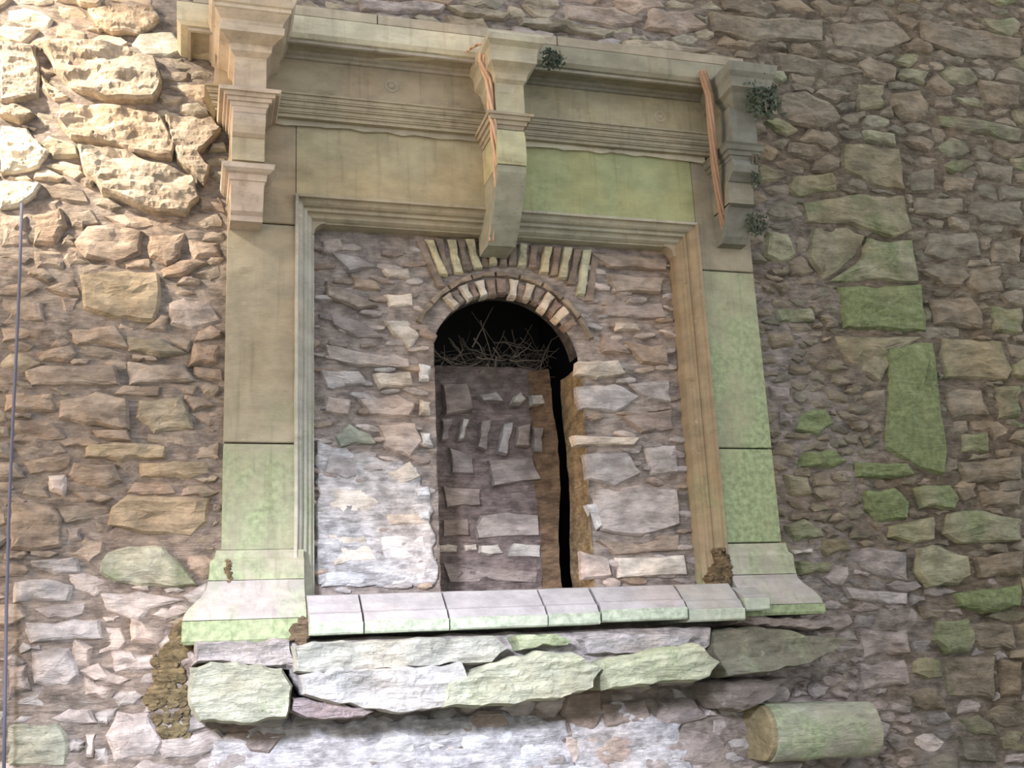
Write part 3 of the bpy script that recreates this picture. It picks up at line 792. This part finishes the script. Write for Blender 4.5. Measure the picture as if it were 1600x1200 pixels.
# stones in the infill, hand placed
IST = """
500,376 530,374 540,390 520,402 500,398|p|2
596,420 640,420 642,438 605,436|P|2
600,462 643,460 648,480 606,482|P|2
600,502 638,500 655,526 640,548 612,522|P|2
583,586 640,583 646,604 590,611|P|3
520,682 545,662 578,680 586,694 530,701|g|2
645,764 668,761 672,777 650,778|W|4
512,395 560,402 590,420 545,425|p|2
545,430 590,440 598,455 550,452|b|2
505,440 540,455 590,480 560,486 510,465|b|3
515,492 560,500 600,530 560,530 520,510|k|2
505,540 570,552 640,562 640,576 560,574 510,560|p|2
500,580 560,582 575,600 510,606|p|2
560,625 620,618 648,632 640,652 575,650|p|2
510,620 550,624 545,650 505,645|p|2
590,665 650,660 662,690 640,715 600,700|p|2
510,712 580,705 600,735 540,750 505,740|p|2
600,740 640,722 660,745 620,765|P|2
510,765 560,760 600,785 580,820 515,815|P|2
600,805 665,800 668,820 605,822|P|2
510,835 570,838 590,875 520,885|P|2
590,838 660,832 668,870 600,880|W|2
505,895 570,888 600,912 500,918|W|2
610,890 668,885 668,912 612,914|W|2
655,570 672,574 670,598 655,596|W|3
655,625 674,628 672,650 656,648|P|3
655,675 672,676 676,700 658,698|W|3
650,800 670,798 672,815 652,815|W|3
900,566 965,564 975,585 930,596 898,586|P|3
956,506 994,508 999,519 960,518|P|3
945,431 1038,436 1030,460 960,459|b|3
975,536 1038,541 1043,574 1000,570|b|3
922,400 960,398 1040,410 1040,425 950,420|b|3
940,480 1035,475 1040,498 1000,500 945,495|k|2
935,520 965,530 985,555 940,552|k|2
900,605 960,600 1000,620 960,645 905,640|p|2
980,600 1045,595 1048,630 1010,628|p|2
970,650 1050,640 1052,672 1000,678|k|2
893,682 1000,685 988,697 895,697|P|3
910,710 980,706 1000,740 960,760 915,750|p|2
1005,700 1055,695 1058,740 1015,745|p|2
925,775 1000,760 1055,765 1062,820 1000,840 935,830|p|3
915,790 930,785 945,820 930,830|W|3
930,845 1000,850 1060,835 1062,860 960,868|b|2
960,872 1066,868 1072,898 965,903|P|3
905,860 950,872 955,900 910,905|p|2
"""
for ln in IST.strip().split('\n'):
    a, k, pr = ln.split('|'); pts = [tuple(map(float, s.split(','))) for s in a.split()]
    v, f = rock(px_poly(pts, YI), YI+.03, YI-float(pr)/100, n=16, K=2, rough=.012, jit=.006, edge=.010)
    part('stone', (v, f), jitter(COL[k], .1), parent=inf, mat=M_RUB)
# small fill stones of the infill
isd = []
for _ in range(4000):
    x = random.uniform(IX0+.05, IX1-.05); z = random.uniform(IZ0+.06, .93)
    if in_niche(x, z) or (abs(x-ACX) < AR+.03 and z > ACZ-.5+.9*0 and (x-ACX)**2+(z-ACZ)**2 < (AR+.2)**2) or NX0-.04 < x < NX1+.05: continue
    if any(((x-a)/1.8)**2+(z-b)**2 < .058**2 for a, b in isd): continue
    isd.append((x, z))
for (x, z) in isd:
    w_ = random.uniform(.035, .07); h_ = random.uniform(.012, .024); t = random.uniform(-.25, .15)
    pts = [(x+w_*math.cos(k)*(1 if abs(math.cos(k)) > .5 else .8), z+h_*math.sin(k)+t*w_*math.cos(k)) for k in [2*math.pi*(i+.4)/8 for i in range(8)]]
    if any(in_niche(*p) or not IX0 < p[0] < IX1 for p in pts): continue
    v, f = rock(pts, YI+.03, YI-.014, n=12, K=1, rough=.01, jit=.005, edge=.008)
    part('stone', (v, f), jitter(random.choice((COL['p'], COL['b'], COL['k'], COL['p'])), .12), parent=inf, mat=M_RUB)
# stones on niche back
NB = """
683,852 700,850 716,853 715,864 700,866 684,864|P|2
722,852 744,850 745,860 724,863|P|2
748,853 778,850 786,866 764,870 748,864|P|3
790,860 800,848 845,852 843,872 790,871|P|3
738,825 750,806 790,800 840,806 842,838 745,842|p|3
800,620 812,613 822,626 812,634 796,632|P|3
826,618 846,617 850,634 828,636|P|3
745,618 775,612 786,628 752,628|p|2
690,600 730,598 740,640 695,650|k|2
690,655 706,655 700,690 688,690|k|2
722,655 732,656 722,690 714,690|P|3
750,658 766,655 758,706 744,702|k|3
785,662 800,660 790,712 774,710|p|3
806,665 828,662 826,700 804,698|k|2
832,668 848,668 846,710 832,708|k|2
700,700 740,712 740,742 705,740|k|2
760,720 830,715 845,750 770,760|k|2
690,760 750,765 750,790 695,795|k|2
690,880 760,885 840,895 838,910 700,910|k|2
690,812 730,812 732,838 690,840|k|2
"""
for ln in NB.strip().split('\n'):
    a, k, pr = ln.split('|'); pts = [tuple(map(float, s.split(','))) for s in a.split()]
    yb2 = NDY+.02
    v, f = rock(px_poly(pts, yb2), yb2+.05, yb2-float(pr)/100, n=14, K=1, rough=.010, jit=.004, edge=.008)
    part('stone', (v, f), jitter(COL[k], .1), parent=inf, mat=M_RUB)

# ---------------------------------------------------------------- twig nest in the arch
nest = thing('twig_nest', 'tangle of dry twigs lodged in the dark top of the arched niche', 'nest', (1.25, .55, ZB))
random.seed(21)
def twig(p0, p1, r, bend=.06):
    a, b = Vector(p0), Vector(p1); m = (a+b)/2+Vector((random.uniform(-bend, bend), random.uniform(-bend, bend), random.uniform(-bend, bend)))
    pts = []
    for i in range(9):
        t = i/8; pts.append(a*(1-t)**2+m*2*t*(1-t)+b*t*t+Vector((noise.noise(Vector((t*6, r*999, a.x*9)))*.008, 0, noise.noise(Vector((t*6, 3+r*999, a.z*9)))*.008)))
    return tube(pts, lambda t: r*(1-.5*t), 5)
for i in range(80):
    cx = ACX+.06+random.uniform(-.28, .26); cz = ZB+abs(random.gauss(0, .07)); y = random.uniform(.46, .72)
    an = random.choice((random.uniform(-.3, .3), random.uniform(.6, 1.4), random.uniform(-1.4, -.6))); L = random.uniform(.06, .17)
    v, f = twig((cx-L*math.cos(an), y+random.uniform(-.04, .04), max(ZB-.03, cz-L*math.sin(an))), (min(cx+L*math.cos(an), NX1+.03), y+random.uniform(-.04, .04), max(ZB-.05, cz+L*math.sin(an))), random.uniform(.0022, .0045))
    part('twig', (v, f), None, parent=nest, mat=M_TWIG)
for (a, b) in (((700, 585), (760, 560)), ((738, 545), (770, 480)), ((745, 560), (790, 562)), ((770, 545), (782, 562)), ((795, 565), (850, 562)), ((800, 560), (830, 535)), ((760, 570), (785, 605)), ((775, 560), (770, 600)), ((740, 530), (755, 555))):
    p = P(*a, .44); q = P(*b, .46); v, f = twig((p[0], .43, p[1]), (q[0], .45, q[1]), .0045, .02); part('twig', (v, f), None, parent=nest, mat=M_TWIG)

# ---------------------------------------------------------------- moulded hearth sill
sill = thing('hearth_sill', 'moulded stone sill of worn pieces running along the foot of the fireplace opening', 'sill', (1.2, -.1, -.76))
bx = [(484, 568, 0), (570, 702, 0), (704, 856, 0), (858, 939, 0), (942, 1076, 1), (1079, 1166, 2), (1169, 1206, 3)]
for i, (pa, pb, k) in enumerate(bx):
    Yf = -.215+.01*k
    X0 = Xp(pa, 985, Yf); X1 = Xp(pb, 975, Yf); pm = (pa+pb)/2
    top = 930-(pm-490)*(20/680.) if k < 3 else 916
    bot = 993-(pm-485)*(27/685.)+(-3 if k == 1 else 2 if k == 2 else -12 if k == 3 else 0)
    band = bot-19
    zz = lambda row, o: Zp(pm, row, o)
    zb_, zm, zt_ = zz(bot, Yf), zz(band, Yf), zz(top, Yf+.14)
    lv = [(-.010, zb_+.004), (-.008, zm-.006), (-.008, zm+.001), (-.030, zm+(zt_-zm)*.30), (-.045, zm+(zt_-zm)*.36), (-.075, zm+(zt_-zm)*.62), (-.10, zm+(zt_-zm)*.8), (-.12, zt_-.004), (-.15, zt_)]
    ss = part('sill_stone', stack(lv, X0+.002, X1-.002, Yf, .13, 0, 0, .03, .004), (.32, .30, .295, .38) if k < 2 else (.30, .285, .26, .40), parent=sill, mat=M_SILL)
    part('mossy_edge', stack([(-.006, zb_), (0, zb_+.006), (.003, zm-.004), (-.004, zm)], X0+.001, X1-.001, Yf, .10, 0, 0, .03, .003), (.37, .39, .32, .78), 'green algae along the lower edge', parent=ss, mat=M_SILL)
# ---------------------------------------------------------------- rough stones below
def big(name, label, pts, Yf, Yb, col, rough=.03, cat='stone', n=44, K=9, tilt=.25, mat=M_SLAB, edge=.014, group=None):
    v, f = rock(px_poly(pts, Yf), Yb, Yf, n=n, K=K, rough=rough, jit=.010, edge=edge, tilt=tilt)
    return tag(mesh_obj(name, v, f, mat, None, col), label, cat, group)
big('stone_block', 'pale squarish rough block under the left pilaster base', [(296, 1042), (330, 1034), (400, 1038), (442, 1045), (460, 1072), (450, 1122), (400, 1134), (312, 1130), (293, 1102)], -.24, .12, (.47, .48, .38, .42), .02, 'block', edge=.02)
big('rubble_ledge', 'crumbly whitish ledge between left pilaster base and pale block', [(305, 1004), (455, 998), (462, 1035), (440, 1043), (330, 1034), (300, 1040)], -.17, .12, (.45, .41, .39, .1), .03, 'ledge')
big('flat_slab', 'long thin layered slab directly below the sill', [(458, 1010), (520, 1002), (640, 996), (775, 994), (800, 1012), (770, 1035), (640, 1046), (520, 1052), (462, 1050)], -.25, .12, (.50, .50, .44, .35), .03, 'slab', n=44)
big('flat_slab', 'wide jagged whitish slab below the layered one', [(470, 1055), (520, 1046), (640, 1042), (720, 1035), (730, 1060), (695, 1108), (620, 1116), (560, 1108), (475, 1086)], -.27, .12, (.56, .555, .54, .12), .03, 'slab', n=44)
big('flat_slab', 'thin dark splinter slab under the wide whitish slab', [(456, 1088), (540, 1098), (590, 1110), (570, 1124), (480, 1124), (455, 1110)], -.20, .12, (.36, .30, .30, .1), .03, 'slab')
big('flat_slab', 'large pale green pointed slab under the middle of the sill', [(700, 1066), (760, 1040), (845, 1016), (900, 1022), (945, 1042), (930, 1078), (880, 1096), (780, 1104), (690, 1109)], -.30, .12, (.52, .54, .42, .42), .025, 'slab', n=44, edge=.02)
big('stone_chip', 'small green chip tucked beneath the sill', [(802, 994), (830, 988), (870, 990), (900, 1000), (895, 1008), (840, 1012), (808, 1018)], -.24, .12, (.44, .48, .32, .65), .012, 'stone', n=24, K=3, edge=.01)
big('stone_chip', 'greyish packing stone between green chip and right slab', [(905, 998), (985, 988), (1085, 990), (1080, 1008), (990, 1024), (920, 1020)], -.20, .12, (.48, .45, .45, .15), .025, 'stone')
big('flat_slab', 'greenish slab with cut end beneath the right part of the sill', [(945, 1032), (990, 1020), (1092, 1006), (1130, 1034), (1112, 1060), (1040, 1070), (955, 1078), (942, 1056)], -.31, .12, (.50, .52, .37, .48), .02, 'slab', n=44, edge=.02)
big('flat_slab', 'dark wedge shaped slab jutting to the right below the right base', [(1118, 984), (1190, 976), (1270, 990), (1330, 996), (1318, 1012), (1270, 1034), (1200, 1052), (1130, 1058), (1112, 1020)], -.17, .12, (.20, .19, .14, .45), .03, 'slab', n=44, tilt=-.5)
big('stone_block', 'dark square block under the wedge shaped slab', [(1110, 1066), (1170, 1058), (1232, 1060), (1212, 1090), (1165, 1116), (1128, 1106), (1108, 1088)], -.10, .12, (.27, .23, .20, .2), .025, 'block', tilt=0)
big('packing_stone', 'thin brownish stones packed between right base and wedge slab', [(1150, 958), (1230, 962), (1300, 968), (1310, 985), (1230, 982), (1150, 975)], -.09, .12, (.40, .34, .30, .2), .03, 'stone')
v, f = rock(px_poly([(310, 1002), (480, 998), (800, 988), (1120, 978), (1115, 1010), (1080, 1052), (900, 1080), (700, 1090), (470, 1090), (455, 1045), (330, 1036)], -.15), .12, -.15, n=70, K=7, rough=.035, jit=.01, edge=.03)
tag(mesh_obj('mortar_bed', v, f, M_MORT, None, (.55, .50, .48, .15)), 'pale mortar and small rubble packed between the sill and the rough slabs', 'mortar')
# moulded half-round stone lower right
def roller():
    x0, z0 = P(1200, 1145, -.14); n = 22; verts = []; faces = []
    XA, XB = Xp(1222, 1140, -.20), Xp(1374, 1138, -.14); zc0, zc1 = Zp(1222, 1144, -.1), Zp(1374, 1138, -.1)
    segs = 14; R = .118
    for i in range(segs+1):
        t = i/segs; x = XA+(XB-XA)*t; zc = zc0+(zc1-zc0)*t; R_ = R*(1-.04*t)
        prof = [(.12, -R_*.95)]
        for k in range(n+1):
            a = -math.pi/2+math.pi*k/n*.92; prof.append((-.06-R_*math.cos(a)*.95, R_*math.sin(a)))
        prof.append((-.03, R_*.97)); prof.append((.12, R_*.97))
        for (y, z) in prof:
            nn = noise.noise(Vector((x*14, y*14, z*14)))*.005; verts.append((x+(nn*2 if i in (0, segs) else 0), y+nn, zc+z+nn))
        m = len(prof)
    for i in range(segs):
        for k in range(m): faces.append((i*m+k, i*m+(k+1) % m, (i+1)*m+(k+1) % m, (i+1)*m+k))
    faces.append(tuple(range(m-1, -1, -1))); faces.append(tuple(segs*m+k for k in range(m)))
    return verts, faces
v, f = roller(); rs = tag(mesh_obj('rounded_stone', v, f, M_SLAB, None, (.40, .405, .315, .5)), 'half round moulded stone jutting from the wall at lower right', 'stone')
XA = Xp(1222, 1140, -.20); zc0 = Zp(1222, 1144, -.1); cp = [(.11, -.108)]+[(-.06-.105*math.cos(-math.pi/2+math.pi*k/20), .110*math.sin(-math.pi/2+math.pi*k/20)) for k in range(21)]+[(.11, .108)]
cv = [(XA-.022+.012*noise.noise(Vector((y*20, z*20, 0))), y, zc0+z) for y, z in cp]+[(XA+.004, y, zc0+z) for y, z in cp]; m = len(cp)
part('cut_end', (cv, [tuple(range(m)), tuple(range(2*m-1, m-1, -1))]+[(k, (k+1) % m, m+(k+1) % m, m+k) for k in range(m)]), (.34, .29, .17, .15), 'cut end with warm side light painted in as ochre', M_SLAB, rs)  # ochre puts the warm light from the left into the end face

# ---------------------------------------------------------------- dirt, roots, plants, cable
random.seed(5)
def clods(path, n, col, label, size=.018):
    """many small soil clods pressed along a path of (px, py, Y, half width px)"""
    V = []; Fc = []
    for k in range(n):
        t = random.random()*(len(path)-1); i = int(t); u = t-i; a, b = path[i], path[min(i+1, len(path)-1)]
        px, py, Y, hw = [a[q]+(b[q]-a[q])*u for q in range(4)]
        px += random.uniform(-hw, hw); py += random.uniform(-6, 6); x, z = P(px, py, Y)
        s_ = size*random.uniform(.5, 1.2)*(1 if hw > 8 else .6)
        pts = [(x+s_*math.cos(q)*random.uniform(.7, 1.4), z+s_*math.sin(q)*random.uniform(.7, 1.3)) for q in [2*math.pi*(m+.5)/7 for m in range(7)]]
        v, f = rock(pts, Y+.035, Y-s_*.35, n=7, K=1, rough=.006, jit=.003, edge=.006)
        n0 = len(V); V += v; Fc += [tuple(q+n0 for q in ff) for ff in f]
    return tag(mesh_obj('dirt_streak', V, Fc, M_DIRT, None, col), label, 'dirt')
clods([(349, 866, .02, 3), (347, 895, .03, 5), (330, 930, .045, 7), (305, 965, .055, 9), (280, 1000, .06, 16), (262, 1030, .06, 22), (262, 1060, .065, 26), (262, 1100, .065, 32), (268, 1140, .065, 26), (285, 1165, .065, 14)], 420, (.34, .275, .155, .25), 'ochre earth and moss running down beside the left pilaster base')
clods([(356, 876, -.03, 4), (357, 905, -.035, 5)], 30, (.30, .22, .12, .1), 'small brown clod of earth on the corner of the left base')
clods([(503, 938, -.09, 4), (490, 958, -.12, 6), (472, 980, -.15, 9), (466, 1002, -.16, 12)], 110, (.27, .20, .125, .15), 'brown earth in the crevice between left base and sill')
clods([(1126, 860, -.03, 7), (1132, 890, -.03, 9), (1120, 912, -.04, 18)], 90, (.28, .20, .11, .1), 'brown earth caked on the inner edge of the right base')
# dried roots; on two consoles they stand in for warm-lit left faces
def root(name, label, pxpts, rr, strands=3, mt=None, tw=.45):
    t_ = thing(name, label, 'root', (P(*pxpts[0][:2], pxpts[0][2])[0], pxpts[0][2], P(*pxpts[-1][:2], pxpts[-1][2])[1]))
    base_ = [Vector((P(x, y, Y)[0], Y, P(x, y, Y)[1])) for x, y, Y in pxpts]
    fine = []
    for i in range(len(base_)-1):
        for k in range(8): fine.append(base_[i].lerp(base_[i+1], k/8))
    fine.append(base_[-1])
    for s in range(strands):
        ph = 2*math.pi*s/strands
        pts = [p+Vector((math.cos(ph+i*tw)*rr*.9, math.sin(ph+i*tw)*rr*.9, 0)) for i, p in enumerate(fine)]
        v, f = tube(pts, lambda t: rr*(.95-.5*t), 6); part('strand', (v, f), None, parent=t_, mat=mt or M_ROOT, smooth=True)
    return t_
root('root_and_lit_face', 'pale orange twisted dry root standing in for the warm-lit left face of the middle console', [(758, 70, -.24), (752, 96, -.24), (763, 125, -.22), (767, 170, -.23), (771, 200, -.22), (774, 235, -.20), (777, 280, -.18), (777, 320, -.13), (771, 350, -.08), (767, 378, -.03)], .0105, 3, None, .2)
root('root_and_lit_face', 'thin pale root branching left along the top cornice by the middle cap', [(760, 66, -.25), (745, 70, -.24), (735, 76, -.22), (728, 82, -.2)], .006, 2)
root('root_and_lit_face', 'rust coloured strands standing in for the warm-lit left face of the right console', [(1098, 112, -.22), (1108, 150, -.2), (1112, 200, -.2), (1116, 250, -.16), (1122, 300, -.12), (1130, 345, -.08), (1134, 378, -.04)], .012, 5, M_LIT_FACE, .10)
# leafy tufts
def tuft(label, px, py, Y, spread, n, size, hang=.0):
    t_ = thing('wall_plant', label, 'plant', (P(px, py, Y)[0], Y, P(px, py, Y)[1]), None)
    c = Vector((P(px, py, Y)[0], Y, P(px, py, Y)[1])); verts = []; faces = []; 
    for i in range(7):
        d = Vector((random.gauss(0, spread), random.uniform(-spread, 0), random.gauss(0, spread)-hang)); v, f = tube([c, c+d*.5+Vector((0, -.01, .01)), c+d], .0022, 4)
        n0 = len(verts); verts += v; faces += [tuple(k+n0 for k in q) for q in f]
    part('stem', (verts, faces), None, parent=t_, mat=M_TWIG)
    verts = []; faces = []
    for i in range(n):
        p = c+Vector((random.gauss(0, spread), random.gauss(0, spread*.45), random.gauss(0, spread)-hang*random.random()*1.6))
        a = Vector((random.gauss(0, 1), random.gauss(0, 1), random.gauss(0, 1))).normalized(); b = a.cross(Vector((random.random(), 1, random.random()))).normalized()
        s = size*random.uniform(.6, 1.3); n0 = len(verts)
        verts += [tuple(p-a*s), tuple(p+b*s*.45), tuple(p+a*s), tuple(p-b*s*.45)]; faces.append((n0, n0+1, n0+2, n0+3))
    o = part('leaves', (verts, faces), None, parent=t_, mat=M_LEAF); o['kind'] = 'stuff'
tuft('dark leafy tuft growing on the broken right end of the cornice', 1192, 150, -.33, .036, 520, .014, .03)
tuft('small dark moss tuft right of the middle cap', 864, 92, -.27, .022, 260, .011)
tuft('dark creeping growth down the right side of the right console', 1176, 235, -.22, .012, 200, .010, .10)
tuft('dark growth at the foot of the right console', 1180, 345, -.13, .022, 200, .011, .02)
# cable at the far left
pts = []
for i, (x, y) in enumerate(((34, 318), (31, 420), (26, 540), (20, 660), (14, 800), (10, 950), (8, 1080), (6, 1210))):
    q = P(x, y, -.04); pts.append((q[0], -.04, q[1]))
v, f = tube(pts, .0065, 6)
tag(mesh_obj('hanging_cable', v, f, M_CABLE, None, None, True), 'thin dark cable running down the wall at the far left', 'cable')
